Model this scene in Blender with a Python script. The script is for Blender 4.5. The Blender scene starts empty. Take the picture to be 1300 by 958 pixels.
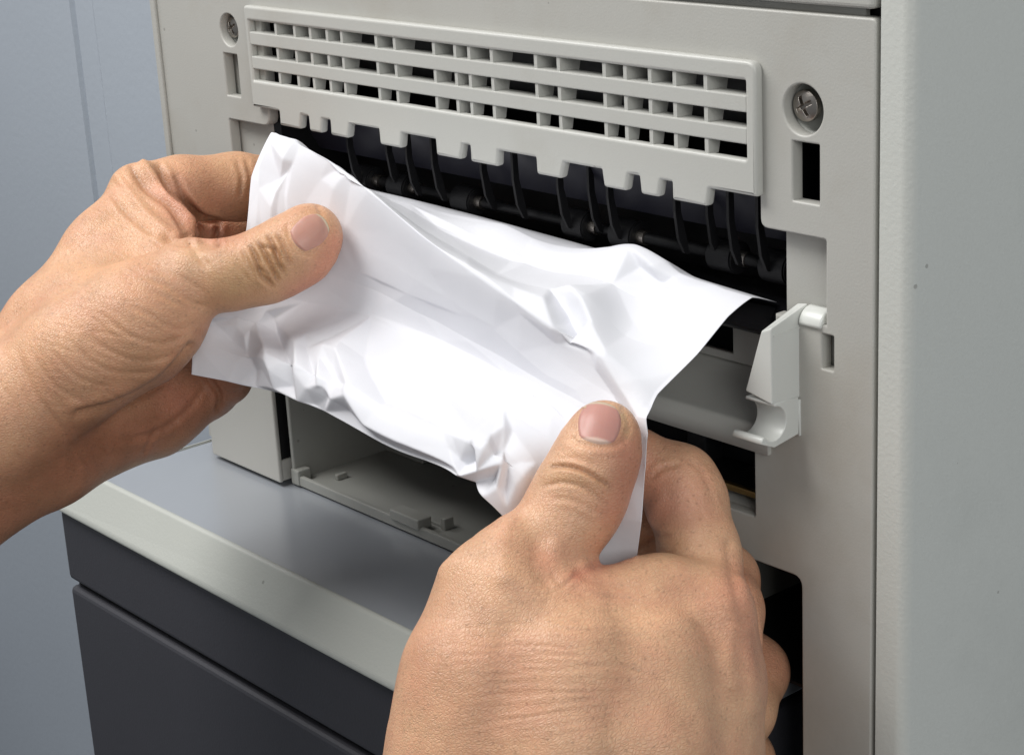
import bpy, bmesh, math, random
import numpy as np
from mathutils import Vector, Matrix
from mathutils.bvhtree import BVHTree
random.seed(7); np.random.seed(7)
S = bpy.context.scene
COL = S.collection

# ------------------------------------------------------------------ camera
F = 2406.0; CX, CY = 650.0, 479.0; DIST = 0.47
def nrm(v): v = np.array(v, float); return v/np.linalg.norm(v)
XA = nrm([2150, 672, -2406]); ZA = -nrm([405, 7321, 2406])
YA = nrm(np.cross(ZA, XA)); ZA = np.cross(XA, YA)
R = np.array([XA, YA, ZA])                       # rows: world axes seen from the camera (right, down, forward)
CAM = -(R @ (np.array([1110-CX, 434-CY, F])/F*DIST))
def ray(px, py): return R @ np.array([px-CX, py-CY, F])
def onY(px, py, Y=0.0):
    r = ray(px, py); return CAM + r*((Y-CAM[1])/r[1])
def onX(px, py, X):
    r = ray(px, py); return CAM + r*((X-CAM[0])/r[0])
def atD(px, py, d): return CAM + ray(px, py)*(d/F)
def proj(P):
    q = (np.asarray(P)-CAM) @ R
    return np.stack([CX+q[..., 0]/q[..., 2]*F, CY+q[..., 1]/q[..., 2]*F, q[..., 2]], -1)

cd = bpy.data.cameras.new('camera'); cam = bpy.data.objects.new('camera', cd); COL.objects.link(cam)
cd.sensor_width = 36; cd.lens = F/1300*36; cd.clip_start = 0.02; cd.clip_end = 50
right, down, fwd = R[:, 0], R[:, 1], R[:, 2]
M = Matrix(((right[0], -down[0], -fwd[0], CAM[0]), (right[1], -down[1], -fwd[1], CAM[1]),
            (right[2], -down[2], -fwd[2], CAM[2]), (0, 0, 0, 1)))
cam.matrix_world = M
S.camera = cam
S.render.resolution_x = 1024; S.render.resolution_y = 754

# ------------------------------------------------------------------ light
w = bpy.data.worlds.new('World'); S.world = w; w.use_nodes = True
w.node_tree.nodes['Background'].inputs[0].default_value = (0.90, 0.95, 1.0, 1)
w.node_tree.nodes['Background'].inputs[1].default_value = 0.28
def area(name, loc, target, size, power, col=(1, 1, 1)):
    l = bpy.data.lights.new(name, 'AREA'); l.shape = 'RECTANGLE'; l.size, l.size_y = size; l.energy = power; l.color = col
    o = bpy.data.objects.new(name, l); COL.objects.link(o); o.location = loc
    o.rotation_euler = (Vector(target)-Vector(loc)).to_track_quat('-Z', 'Y').to_euler(); return o
area('key_softbox', (-0.40, -0.50, 0.82), (-0.15, -0.03, 0), (0.56, 0.42), 10.0, (1, 0.985, 0.96))
area('fill_softbox', (1.05, -0.60, 0.46), (-0.05, 0, 0), (0.6, 0.6), 7.6, (1.0, 1.0, 0.98))
area('wall_fill', (-1.05, -0.40, 0.95), (-0.75, 0.25, 0.15), (0.5, 0.5), 7.5, (1, 0.98, 0.98))  # unseen extra lamp, added to brighten the wall and its reflection
S.view_settings.view_transform = 'Standard'; S.view_settings.look = 'None'
S.view_settings.exposure = -0.16; S.view_settings.gamma = 1
S.render.engine = 'CYCLES'

# ------------------------------------------------------------------ materials
def mat(name, col, rough=0.5, metal=0.0, bump=None, var=None, coat=0, sss=0, spec=0.5, attr=None, grime=None):
    m = bpy.data.materials.new(name); m.use_nodes = True; nt = m.node_tree; N = nt.nodes; L = nt.links
    b = N['Principled BSDF']; b.inputs['Roughness'].default_value = rough; b.inputs['Metallic'].default_value = metal
    b.inputs['Specular IOR Level'].default_value = spec
    b.inputs['Coat Weight'].default_value = coat
    tc = N.new('ShaderNodeTexCoord')
    col = (*col, 1); src = None
    if var:                                   # (scale, amount)
        n = N.new('ShaderNodeTexNoise'); n.inputs['Scale'].default_value = var[0]; n.inputs['Detail'].default_value = 5
        L.new(tc.outputs['Object'], n.inputs['Vector'])
        mx = N.new('ShaderNodeMix'); mx.data_type = 'RGBA'
        mx.inputs['A'].default_value = tuple(c*(1-var[1]) for c in col[:3])+(1,)
        mx.inputs['B'].default_value = tuple(min(1, c*(1+var[1])) for c in col[:3])+(1,)
        L.new(n.outputs['Fac'], mx.inputs['Factor']); src = mx.outputs['Result']
    if grime:                                 # (colour, scale, threshold, strength)
        g = N.new('ShaderNodeTexNoise'); g.inputs['Scale'].default_value = grime[1]; g.inputs['Detail'].default_value = 8; g.inputs['Roughness'].default_value = 0.65
        L.new(tc.outputs['Object'], g.inputs['Vector'])
        r = N.new('ShaderNodeMapRange'); r.inputs['From Min'].default_value = grime[2]; r.inputs['From Max'].default_value = grime[2]+0.22; r.inputs['To Max'].default_value = grime[3]
        L.new(g.outputs['Fac'], r.inputs['Value'])
        mx = N.new('ShaderNodeMix'); mx.data_type = 'RGBA'; mx.inputs['B'].default_value = (*grime[0], 1)
        L.new(r.outputs['Result'], mx.inputs['Factor'])
        if src: L.new(src, mx.inputs['A'])
        else: mx.inputs['A'].default_value = col
        src = mx.outputs['Result']
        # small sparse specks
        v = N.new('ShaderNodeTexVoronoi'); v.inputs['Scale'].default_value = 55
        L.new(tc.outputs['Object'], v.inputs['Vector'])
        lt = N.new('ShaderNodeMath'); lt.operation = 'LESS_THAN'; lt.inputs[1].default_value = 0.035; L.new(v.outputs['Distance'], lt.inputs[0])
        ms = N.new('ShaderNodeMath'); ms.operation = 'MULTIPLY'; ms.inputs[1].default_value = 0.45; L.new(lt.outputs[0], ms.inputs[0])
        m3 = N.new('ShaderNodeMix'); m3.data_type = 'RGBA'; m3.inputs['B'].default_value = (0.12, 0.11, 0.09, 1)
        L.new(ms.outputs[0], m3.inputs['Factor']); L.new(src, m3.inputs['A']); src = m3.outputs['Result']
    if src: L.new(src, b.inputs['Base Color'])
    else: b.inputs['Base Color'].default_value = col
    if bump:                                  # (scale, distance in metres)
        n = N.new('ShaderNodeTexNoise'); n.inputs['Scale'].default_value = bump[0]; n.inputs['Detail'].default_value = 3
        L.new(tc.outputs['Object'], n.inputs['Vector'])
        bp = N.new('ShaderNodeBump'); bp.inputs['Distance'].default_value = bump[1]; bp.inputs['Strength'].default_value = 1
        L.new(n.outputs['Fac'], bp.inputs['Height']); L.new(bp.outputs['Normal'], b.inputs['Normal'])
    return m
GR = (0.30, 0.26, 0.20)
PL = mat('grey_plastic', (0.435, 0.43, 0.40), 0.42, var=(18, .05), bump=(1500, .00006), grime=(GR, 14, .50, .36))
PL2 = mat('grille_plastic', (0.475, 0.475, 0.445), 0.38, var=(20, .03), bump=(1500, .00005), grime=(GR, 22, .56, .22))
SIDE = mat('side_plastic', (0.56, 0.57, 0.535), 0.45, var=(9, .03), bump=(900, .00010), grime=((.3, .32, .3), 12, .55, .2))
LEV = mat('lever_plastic', (0.62, 0.63, 0.60), 0.32, var=(40, .03))
TRAY = mat('tray_plastic', (0.33, 0.335, 0.31), 0.5, var=(25, .08), grime=((.18, .17, .15), 30, .5, .35))
TRIM = mat('trim_plastic', (0.46, 0.475, 0.44), 0.45, var=(15, .04), bump=(900, .00008), grime=((.35, .38, .34), 10, .5, .3))
TOP = mat('top_laminate', (0.31, 0.33, 0.36), 0.30, var=(10, .06), bump=(500, .00003), coat=.8)
TOP.node_tree.nodes['Principled BSDF'].inputs['Coat Roughness'].default_value = .25; TOP.node_tree.nodes['Principled BSDF'].inputs['Coat IOR'].default_value = 1.8
DARK = mat('charcoal_paint', (0.044, 0.044, 0.052), 0.42, var=(12, .08), bump=(900, .00006))
BLK = mat('black_plastic', (0.007, 0.007, 0.008), 0.5, spec=.3)
BLUB = mat('blue_black_cover', (0.017, 0.017, 0.027), 0.4, var=(30, .15))
GLOSS = mat('gloss_black', (0.01, 0.01, 0.012), 0.15)
STEEL = mat('steel', (0.36, 0.33, 0.30), 0.34, 1.0, var=(300, .15), bump=(1200, .00005))
BRASS = mat('brass', (0.35, 0.24, 0.10), 0.4, 1.0)
GREYM = mat('dark_metal', (0.035, 0.037, 0.041), 0.35, 0.5, var=(60, .25))
WALLM = mat('blue_grey_paint', (0.45, 0.495, 0.55), 0.5, var=(6, .05), bump=(200, .0002))
FLOORM = mat('floor_vinyl', (0.12, 0.13, 0.15), 0.5, var=(8, .1))
PAPER = mat('paper', (0.72, 0.725, 0.765), 0.6, var=(120, .012), bump=(900, .00003), spec=0.3)
PAPER.node_tree.nodes['Principled BSDF'].inputs['Sheen Weight'].default_value = 0.0

# ------------------------------------------------------------------ helpers
def link(name, me, m=None, parent=None, smooth=False, angle=None):
    o = bpy.data.objects.new(name, me); COL.objects.link(o)
    if m and not me.materials: me.materials.append(m)
    if parent: o.parent = parent
    if smooth: me.polygons.foreach_set('use_smooth', [True]*len(me.polygons))
    return o
def from_bm(name, bm, m, parent=None, smooth=False):
    bmesh.ops.recalc_face_normals(bm, faces=bm.faces)
    me = bpy.data.meshes.new(name); bm.to_mesh(me); bm.free()
    return link(name, me, m, parent, smooth)
def thing(name, label, cat, loc=(0, 0, 0), group=None):
    o = bpy.data.objects.new(name, None); COL.objects.link(o); o.empty_display_size = .02
    o['label'] = label; o['category'] = cat
    if group: o['group'] = group
    return o
def tag(o, label, cat, kind=None):
    o['label'] = label
    if cat: o['category'] = cat
    if kind: o['kind'] = kind
    return o
def bx(bm, x0, x1, y0, y1, z0, z1, bev=0.0, seg=2):
    vs = bmesh.ops.create_cube(bm, size=1)['verts']
    for v in vs:
        v.co = Vector(((x0+x1)/2+v.co.x*(x1-x0), (y0+y1)/2+v.co.y*(y1-y0), (z0+z1)/2+v.co.z*(z1-z0)))
    if bev:
        es = {e for v in vs for e in v.link_edges}
        bmesh.ops.bevel(bm, geom=list(es), offset=bev, segments=seg, affect='EDGES', profile=.5)
def box(name, x0, x1, y0, y1, z0, z1, m, parent, bev=0.0, seg=2):
    bm = bmesh.new(); bx(bm, x0, x1, y0, y1, z0, z1, bev, seg); return from_bm(name, bm, m, parent)
def rot_pts(pts, k):   # round the corners of a closed polygon; k = radius
    out = []; n = len(pts)
    for i in range(n):
        p = np.array(pts[i][:2], float); a = np.array(pts[i-1][:2], float); b = np.array(pts[(i+1) % n][:2], float)
        r = pts[i][2] if len(pts[i]) > 2 else k
        da, db = a-p, b-p; la, lb = np.linalg.norm(da), np.linalg.norm(db)
        r = min(r, la*.48, lb*.48)
        if r < 1e-6: out.append(tuple(p)); continue
        A = p+da/la*r; B = p+db/lb*r
        for t in (0, .25, .5, .75, 1): out.append(tuple((1-t)**2*A+2*t*(1-t)*p+t*t*B))
    return out
def plate(name, outline, holes, y0, y1, m, parent, bev=.0006, axis='Y', res=1):
    """2-D outline with holes (x,z), from y0 (front) to y1 (back), real rounded edges."""
    cu = bpy.data.curves.new('tmp', 'CURVE'); cu.dimensions = '2D'; cu.fill_mode = 'BOTH'
    cu.extrude = abs(y1-y0)/2-bev; cu.bevel_depth = bev; cu.bevel_resolution = res; cu.offset = -bev
    for pl in [outline]+holes:
        sp = cu.splines.new('POLY'); sp.points.add(len(pl)-1)
        for i, p in enumerate(pl): sp.points[i].co = (p[0], p[1], 0, 1)
        sp.use_cyclic_u = True
    ob = bpy.data.objects.new('tmp', cu); COL.objects.link(ob)
    dg = bpy.context.evaluated_depsgraph_get(); me = bpy.data.meshes.new_from_object(ob.evaluated_get(dg))
    bpy.data.objects.remove(ob); bpy.data.curves.remove(cu)
    mid = (y0+y1)/2
    n = len(me.vertices); co = np.empty(n*3); me.vertices.foreach_get('co', co); co = co.reshape(-1, 3)
    if axis == 'Y': new = np.stack([co[:, 0], mid-co[:, 2], co[:, 1]], 1)
    else: new = np.stack([mid+co[:, 2], co[:, 0], co[:, 1]], 1)      # axis X: outline in (y,z)
    me.vertices.foreach_set('co', new.ravel())
    bm = bmesh.new(); bm.from_mesh(me); bpy.data.meshes.remove(me)
    bmesh.ops.remove_doubles(bm, verts=bm.verts, dist=1e-6)
    o = from_bm(name, bm, m, parent); o.data.materials.clear(); o.data.materials.append(m)
    return o
def extrude_x(name, prof, x0, x1, m, parent, bev=.0005): return plate(name, rot_pts(prof, 0), [], x0, x1, m, parent, bev, axis='X')
def rect(x0, x1, z0, z1, r=0.0): return rot_pts([(x0, z0), (x1, z0), (x1, z1), (x0, z1)], r)
def cyl(bm, c, axis, r, h, n=24, r2=None):
    q = Vector((0, 0, 1)).rotation_difference(Vector(axis)).to_matrix().to_4x4()
    bmesh.ops.create_cone(bm, cap_ends=True, segments=n, radius1=r, radius2=r if r2 is None else r2, depth=h, matrix=Matrix.Translation(c) @ q)

# ------------------------------------------------------------------ setting
mm = .001
wall_y = 0.25
g0 = onY(90, 0, wall_y)[0]; g1 = onY(120, 0, wall_y)[0]
bm = bmesh.new()
prof = [(-2.2, 0), (g0-.003, 0), (g0-.001, .0045), (g0+.001, .0045), (g0+.003, .001), (g1-.006, .001), (g1-.001, -.0005), (g1+.004, -.0035), (2.0, -.0035)]
vs = [(bm.verts.new((x, wall_y+y, -0.9)), bm.verts.new((x, wall_y+y, 1.4))) for x, y in prof]
for a, b in zip(vs, vs[1:]): bm.faces.new((a[0], b[0], b[1], a[1]))
f = from_bm('wall', bm, WALLM); tag(f, 'blue grey painted wall with a fine vertical seam', None, 'structure')
bm = bmesh.new(); bx(bm, -2.2, 2.0, -1.6, wall_y+.03, -0.93, -0.9); f = from_bm('floor', bm, FLOORM); tag(f, 'dark floor under the machine', None, 'structure')

# ------------------------------------------------------------------ cabinet under the printer
cab = thing('cabinet', 'charcoal base cabinet with pale sloped trim and shiny blue grey top under the printer', 'cabinet')
ZT = -108.5*mm
box('top_plate', -.3335, -.0440, -.0475, .235, ZT-.012, ZT, TOP, cab, .0006)
# sloped front trim, mitred at its left end
def trim(name, pts_a, pts_b, m):
    bm = bmesh.new(); A = [bm.verts.new(p) for p in pts_a]; B = [bm.verts.new(p) for p in pts_b]
    n = len(A)
    for i in range(n): bm.faces.new((A[i], A[(i+1) % n], B[(i+1) % n], B[i]))
    bm.faces.new(A[::-1]); bm.faces.new(B)
    bmesh.ops.recalc_face_normals(bm, faces=bm.faces)
    bmesh.ops.bevel(bm, geom=list(bm.edges), offset=.0009, segments=3, affect='EDGES', profile=.5)
    return from_bm(name, bm, m, cab)
zt = ZT+.0006
zb = ZT-.0155
trim('front_trim', [(-.3350, -.0486, zt), (-.3350, -.0465, zt), (-.3350, -.0465, zb), (-.3565, -.0570, zb), (-.3575, -.0570, zb+.0022)],
     [(-.0440, -.0486, zt), (-.0440, -.0465, zt), (-.0440, -.0465, zb), (-.0440, -.0580, zb), (-.0440, -.0580, zb+.002)], TRIM)
trim('side_trim', [(-.3352, -.0480, zt-.0002), (-.3340, -.0480, zt-.0002), (-.3340, -.0480, zb), (-.3562, -.0560, zb), (-.3572, -.0560, zb+.0020)],
     [(-.3352, .235, zt-.0002), (-.3340, .235, zt-.0002), (-.3340, .235, zb), (-.3562, .235, zb), (-.3572, .235, zb+.0020)], TRIM)
box('drawer', -.3535, -.0450, -.0545, .23, -.1545, zb-.0004, DARK, cab, .0022, 3)
box('drawer', -.3535, -.0450, -.0545, .23, -.36, -.1572, DARK, cab, .0022, 3)
box('carcass', -.352, -.0460, -.051, .228, -.9, -.13, BLK, cab)

# ------------------------------------------------------------------ printer
prn = thing('printer', 'light grey office printer with rear cover panel open at the paper exit', 'printer')
P3 = lambda px, py, Y=0.0: tuple(onY(px, py, Y)[[0, 2]])
# rear panel
out = rot_pts([(-.335, .0795, .002), (-.0002, .0795, .0015), (-.0002, -.85, .001), (-.0242, -.85, 0), (-.0242, -.0712, .003), (-.2775, -.0712, .002), (-.2775, -.1068, 0), (-.316, -.1068, .001), (-.316, -.06, 0), (-.335, -.06, .001)], 0)
hole1 = rot_pts([(-.2640, .0635), (-.0375, .0635), (-.0375, .0236, .0025), (-.0156, .0236, .0006), (-.0156, .0012), (-.0327, .0012), (-.0327, -.031), (-.0407, -.031), (-.0407, -.0580, .0008), (-.268, -.0580, .0008), (-.290, -.0580), (-.290, .0252, .0006), (-.2640, .0252, .004)], 0)
def circ(cx, cz, r, n=36): return [(cx+r*math.cos(t*2*math.pi/n), cz+r*math.sin(t*2*math.pi/n)) for t in range(n)]
SR, SL = (-.0229, .0556), (-.2843, .0570)
holes = [hole1, circ(*SR, .0064, 48), circ(*SL, .0056, 48), rect(-.0264, -.0177, .0322, .0474, .0003), rect(-.2895, -.2808, .0338, .0486, .0003), rect(-.0170, -.0131, -.0105, -.0012, .0003)]
plate('rear_panel', out, holes, 0, .0042, PL, prn, .0006, res=2)
# slot linings and dark interior behind the panel
box('panel_edge_ridge', -.3349, -.3315, -.0012, .0002, -.058, .0785, PL, prn, .0005)
box('recess_plate', -.0500+.0174, -.0140, .0046, .0066, -.031, .030, PL, prn)
box('recess_plate', -.292, -.268, .0046, .0066, -.060, .030, PL, prn)
box('slot_backing', -.3020, -.2790, .0047, .0057, .032, .050, TRAY, prn)
box('slot_backing', -.0250, -.0123, .0047, .0057, -.0115, -.0002, TRAY, prn)
# body behind
box('chassis', -.332, -.002, .110, .230, -.106, .0790, BLK, prn)
box('chassis_floor', -.333, -.002, .0050, .110, -.1075, -.1065, BLK, prn)
box('left_side_panel', -.3350, -.3325, .0044, .232, -.1065, .0790, PL, prn)
# side cover: flat face, rounded corner, side face
bm = bmesh.new()
pf = [(.0013, .016), (.0013, .0000), (.0017, -.0005)]
for k in range(13):
    a = math.pi/2*k/12; pf.append((.0078+.0032*math.sin(a), -.0005+.0032*(1-math.cos(a))))
pf += [(.0111, .012), (.0111, .232), (.009, .232), (.009, .016)]
vs = [(bm.verts.new((x, y, -.85)), bm.verts.new((x, y, .30))) for x, y in pf]
for i in range(len(vs)):
    a, b = vs[i], vs[(i+1) % len(vs)]; bm.faces.new((a[0], b[0], b[1], a[1]))
so = from_bm('side_cover', bm, SIDE, prn, True)
so.data.set_sharp_from_angle(angle=math.radians(25)) if hasattr(so.data, 'set_sharp_from_angle') else None
# top cover and groove
tco = box('top_cover', -.335, -.0004, -.0010, .230, .0816, .30, PL, prn, .0012, 3)
box('groove_strip', -.335, -.0060, .0034, .0050, .0790, .0820, PL, prn)
box('groove_backing', -.0062, .0005, .0060, .0070, -.8460, .1900, BLK, prn)
# grille ------------------------------------------------------------
GY = -.0030
xl, _ = P3(314.4, 27, GY); xr, _ = P3(945.3, 107, GY)
c1 = [(270+a/3.714, b/3.714) for a, b in [(310, 515), (315, 585), (410, 605), (415, 540), (448, 545), (455, 612), (510, 625), (513, 560), (550, 565), (555, 635), (635, 650), (642, 585), (780, 608), (787, 678), (885, 698), (890, 632), (1047, 660), (1053, 735), (1165, 752), (1175, 683), (1210, 690), (1215, 765)]]
c2 = [(600+a/3.25, 40+b/3.25) for a, b in [(100, 558), (103, 498), (258, 525), (263, 592), (362, 612), (375, 547), (530, 577), (540, 648), (630, 665), (640, 597), (685, 607), (693, 680), (765, 693), (775, 627), (820, 632), (822, 710), (965, 730), (975, 657)]]
comb = []
for i, p in enumerate(c1+c2):
    x, z = P3(*p, GY); zz = .0322 if z > .0305 else .0273
    comb.append((x, zz, .0009 if zz < .03 else .0003))
gl, gr = xl-.0024, P3(959.5, 170, GY)[0]
outl = [(gl, .0668, .0015), (gl+.0002, .0322, .0006)]+comb+[(gr, .0322, .0008), (gr, .0668, .0030)]
outl = rot_pts(outl[::-1], 0)
grl = bpy.data.objects.new('ventilation_grille', None)
win = rect(xl, xr, .0415, .0618, .0004)
grm = plate('ventilation_grille', outl, [win], GY, .0002, PL2, prn, .0010, res=3)
def rows():
    return [(.0580, .0618), (.0497, .0536), (.0415, .0454)]
rw = rows()
for (a, b) in ((rw[1][1], rw[0][0]), (rw[2][1], rw[1][0])):
    box('slat', xl-.0003, xr+.0003, GY+.0003, .0026, a, b, PL2, grm, .0004)
bars = [(270+a/3.714, b/3.714) for a, b in [(288, 140), (377, 155), (451, 165), (530, 175), (599, 185), (762, 210), (848, 220), (1033, 240), (1133, 255), (1199, 265)]]
bars += [(600+a/3.25, 40+b/3.25) for a, b in [(70, 115), (252, 130), (346, 150), (535, 180), (621, 190), (723, 205), (825, 215), (953, 230)]]
fin = bmesh.new()
bx(fin, -.00065, .00065, GY+.0007, .0060, .0412, .0621)
# fin tapers back: deeper at its top
for v in fin.verts:
    if v.co.y > 0 and v.co.z < .05: v.co.y = .0015
bmesh.ops.recalc_face_normals(fin, faces=fin.faces)
fme = bpy.data.meshes.new('bar'); fin.to_mesh(fme); fin.free(); fme.materials.append(PL2)
for p in bars:
    o = bpy.data.objects.new('bar', fme); COL.objects.link(o); o.parent = grm; o.location.x = P3(*p, GY)[0]
# inner hood behind the grille (slopes back), dark inside
bm = bmesh.new()
q = [(-.268, .005, .0640), (-.034, .005, .0640), (-.034, .024, .0400), (-.268, .024, .0400)]
f = bm.faces.new([bm.verts.new(p) for p in q]); bmesh.ops.solidify(bm, geom=[f], thickness=.001)
from_bm('inner_baffle', bm, mat('baffle_plastic', (.055, .055, .055), .6, var=(40, .3)), prn)
# cavity: blue-black curved cover, back, ribs, shafts, rollers
bm = bmesh.new(); prev = None
for k in range(15):
    t = k/14; y = .0105+.006*(1-math.cos(t*2.2)); z = .036-.0215*t
    cur = (bm.verts.new((-.267, y, z)), bm.verts.new((-.0335, y, z)))
    if prev: bm.faces.new((prev[0], prev[1], cur[1], cur[0]))
    prev = cur
from_bm('exit_cover', bm, BLUB, prn, True)
box('cavity_back', -.268, -.0330, .034, .036, -.02, .045, BLK, prn)
box('cavity_wall', -.0336, -.0328, .0066, .034, -.004, .045, BLK, prn)
box('cavity_wall', -.2685, -.2640, .0046, .034, -.004, .060, BLK, prn)
rib = bmesh.new()
pr = [(.0112, .036), (.0094, .033), (.0094, .020), (.0106, .012), (.0128, .0075), (.0146, .0068), (.0136, .012), (.0116, .020)]
A = [rib.verts.new((-.0005, y, z)) for y, z in pr]; B = [rib.verts.new((.0005, y, z)) for y, z in pr]
for i in range(len(pr)): rib.faces.new((A[i], A[(i+1) % len(pr)], B[(i+1) % len(pr)], B[i]))
rib.faces.new(A[::-1]); rib.faces.new(B); bmesh.ops.recalc_face_normals(rib, faces=rib.faces)
rme = bpy.data.meshes.new('guide_rib'); rib.to_mesh(rme); rib.free(); rme.materials.append(BLK)
ribpx = [(430, 182), (472, 195), (505, 200), (538, 215), (592, 225), (640, 230), (697, 250), (728, 250), (760, 255), (845, 275), (878, 280), (913, 290), (950, 300)]
for i, p in enumerate(ribpx):
    o = bpy.data.objects.new('guide_rib', rme); COL.objects.link(o); o.parent = prn
    o.location = (onY(*p, .006)[0], (.0025 if i % 3 == 1 else 0), 0)
bm = bmesh.new(); cyl(bm, (-.151, .0185, .0075), (1, 0, 0), .0017, .232, 16); from_bm('roller_shaft', bm, BLK, prn, True)
rol = bmesh.new(); cyl(rol, (0, .0185, .0075), (1, 0, 0), .0046, .0095, 32); bmesh.ops.bevel(rol, geom=[e for e in rol.edges if e.calc_face_angle(0) > 1], offset=.0005, segments=2, affect='EDGES')
rlm = bpy.data.meshes.new('roller'); rol.to_mesh(rlm); rol.free(); rlm.materials.append(BLK)
hub = bmesh.new(); cyl(hub, (.0062, .0185, .0075), (1, 0, 0), .0022, .0030, 20); cyl(hub, (.0085, .0185, .0075), (1, 0, 0), .0010, .0030, 12)
hbm = bpy.data.meshes.new('roller_cap'); hub.to_mesh(hbm); hub.free(); hbm.materials.append(STEEL)
for x in (-.234, -.214, -.180, -.1265, -.1060, -.0665, -.0470):
    o = bpy.data.objects.new('roller', rlm); COL.objects.link(o); o.parent = prn; o.location.x = x
    h = bpy.data.objects.new('roller_cap', hbm); COL.objects.link(h); h.parent = o
extrude_x('lower_roller_guide', [(.0280, -.0010), (.0120, -.0022), (.0040, -.0036), (.0020, -.0052), (.0034, -.0070), (.0180, -.0085), (.0180, -.0260), (.0280, -.0260)], -.2675, -.0335, GLOSS, prn, .0006)
# pale paper guide below the exit
extrude_x('paper_guide', [(-.0012, -.0385), (-.0012, -.0318), (.0000, -.0310), (.0016, -.0312), (.0200-.003, -.0265), (.0200-.003, -.0215), (.0200, -.0215), (.0200, -.0385)], -.2672, -.0345, PL2, prn, .0004)
g = rot_pts([(-.2672, -.0220), (-.0345, -.0220), (-.0345, -.0060, .0005), (-.0625, -.0060, .0025), (-.0625, -.0195, 0), (-.2672, -.0195, 0)], 0)
plate('guide_wall', g, [], .0155, .0175, PL2, prn, .0005)
# middle opening interior
box('inner_plate', -.268, -.0330, .030, .032, -.0665, -.0390, GREYM, prn)
box('inner_bracket', -.0880, -.0800, .0220, .0298, -.0620, -.0390, GREYM, prn, .0008)
box('inner_bracket', -.2600, -.0450, .0120, .0290, -.0600, -.0585, GREYM, prn, .0004)
box('brass_rail', -.2600, -.0412, .0065, .0085, -.0565, -.0545, BRASS, prn, .0004)
box('opening_sill', -.2675, -.0412, .0010, .0120, -.0592, -.0582, PL2, prn)
bm = bmesh.new(); cyl(bm, (-.0620, .0285, -.0470), (0, 1, 0), .0032, .003, 24); cyl(bm, (-.0620, .0265, -.0470), (0, 1, 0), .0018, .002, 24); from_bm('inner_screw', bm, GREYM, prn)
# lower opening interior: dark wall behind the right hand
box('inner_plate', -.0390, -.0040, .026, .028, -.1400, -.0690, GREYM, prn)
# left foot block
box('foot_block', -.3163, -.2700, -.0060, -.0042, -.1068, -.0560, PL, prn, .0007, 3)
box('foot_base', -.3155, -.2706, -.0041, .0060, -.1066, -.0985, PL, prn, .0004)
box('foot_filler', -.3155, -.2712, -.0041, .0060, -.0984, -.0565, BLK, prn)
box('foot_bracket', -.2700, -.2685+.0, .0080, .0200, -.1068, -.0600, PL, prn)
# lower tray
tr = bpy.data.objects.new('tray', None)
def TR(n, *a, bev=.0006): return box(n, *a, TRAY, trayo, bev)
bm = bmesh.new()
bx(bm, -.2675, -.0740, .0000, .1080, -.1080+.0002, -.1062)      # floor
bx(bm, -.2675, -.0740, -.0012, .0006, -.1078, -.1040, .0004)    # front lip
trayo = from_bm('lower_tray', bm, TRAY, prn)
TR('tray_wall', -.2690, -.2672, -.0012, .1080, -.1078, -.0716)
TR('tray_wall', -.0750, -.0735, -.0012, .1080, -.1078, -.0716)
TR('tray_back', -.2672, -.0745, .0900, .0915, -.1060, -.0720)
TR('tray_back', -.2450, -.2435, .0400, .0900, -.1060, -.0720)
TR('tray_step', -.2672, -.2450, .0400, .0900, -.1060, -.1030)
TR('tray_corner', -.2690, -.2640, -.0018, .0040, -.1078, -.1018)
TR('tray_clip', -.2085, -.1925, -.0020, .0040, -.1050, -.1012, bev=.0005)
TR('tray_clip', -.1905, -.1880, .0060, .0100, -.1062, -.1020, bev=.0003)
TR('tray_clip', -.2565, -.2545, .0090, .0135, -.1062, -.1040, bev=.0003)
TR('tray_clip', -.2030, -.1890, .0070, .0078, -.1062, -.1052, bev=.0002)
box('tray_ceiling', -.2675, -.0385, .0060, .1080, -.0712, -.0690, BLK, prn)
# latch lever -------------------------------------------------------
XF = -.0245
def quad_solid(front, back, m, name, parent, bev):
    bm = bmesh.new(); A = [bm.verts.new(p) for p in front]; B = [bm.verts.new(p) for p in back]; n = len(A)
    for i in range(n): bm.faces.new((A[i], A[(i+1) % n], B[(i+1) % n], B[i]))
    bm.faces.new(A[::-1]); bm.faces.new(B); bmesh.ops.recalc_face_normals(bm, faces=bm.faces)
    bmesh.ops.bevel(bm, geom=list(bm.edges), offset=bev, segments=2, affect='EDGES', profile=.5)
    return from_bm(name, bm, m, parent)
yf = -.0107
TLx = onY(966, 420.6, yf); BLx = onY(946, 496, yf); BRx = onY(977, 505, yf)
lev = quad_solid([(TLx[0], yf, TLx[2]), (XF, yf, .0013), (XF, yf, -.0193), (BLx[0], yf, BLx[2])],
                 [(TLx[0], .0035, .0042), (XF, .0035, .0048), (XF, .0035, -.0203), (BLx[0]+.003, .0035, -.0195)], LEV, 'latch_lever', prn, .0004)
bm = bmesh.new()
prf = []
for k in range(9): a = math.pi/2*k/8; prf.append((-.0040*math.sin(a)*1.0+.0040, .0008+.0042*math.cos(a)))
prf = [(.0040, .0056)]+[(.0040-.0048*math.sin(math.pi/2*k/8), .0002+.0044*math.cos(math.pi/2*k/8)) for k in range(9)]+[(.0040, -.0010)]
extrude_x('lever_hinge', prf[1:], XF+.0002, -.0168, LEV, lev, .0006)
box('lever_seam', XF-.0001, XF+.00022, yf+.0008, .0030, -.0012, -.0008, LEV, lev)
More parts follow.
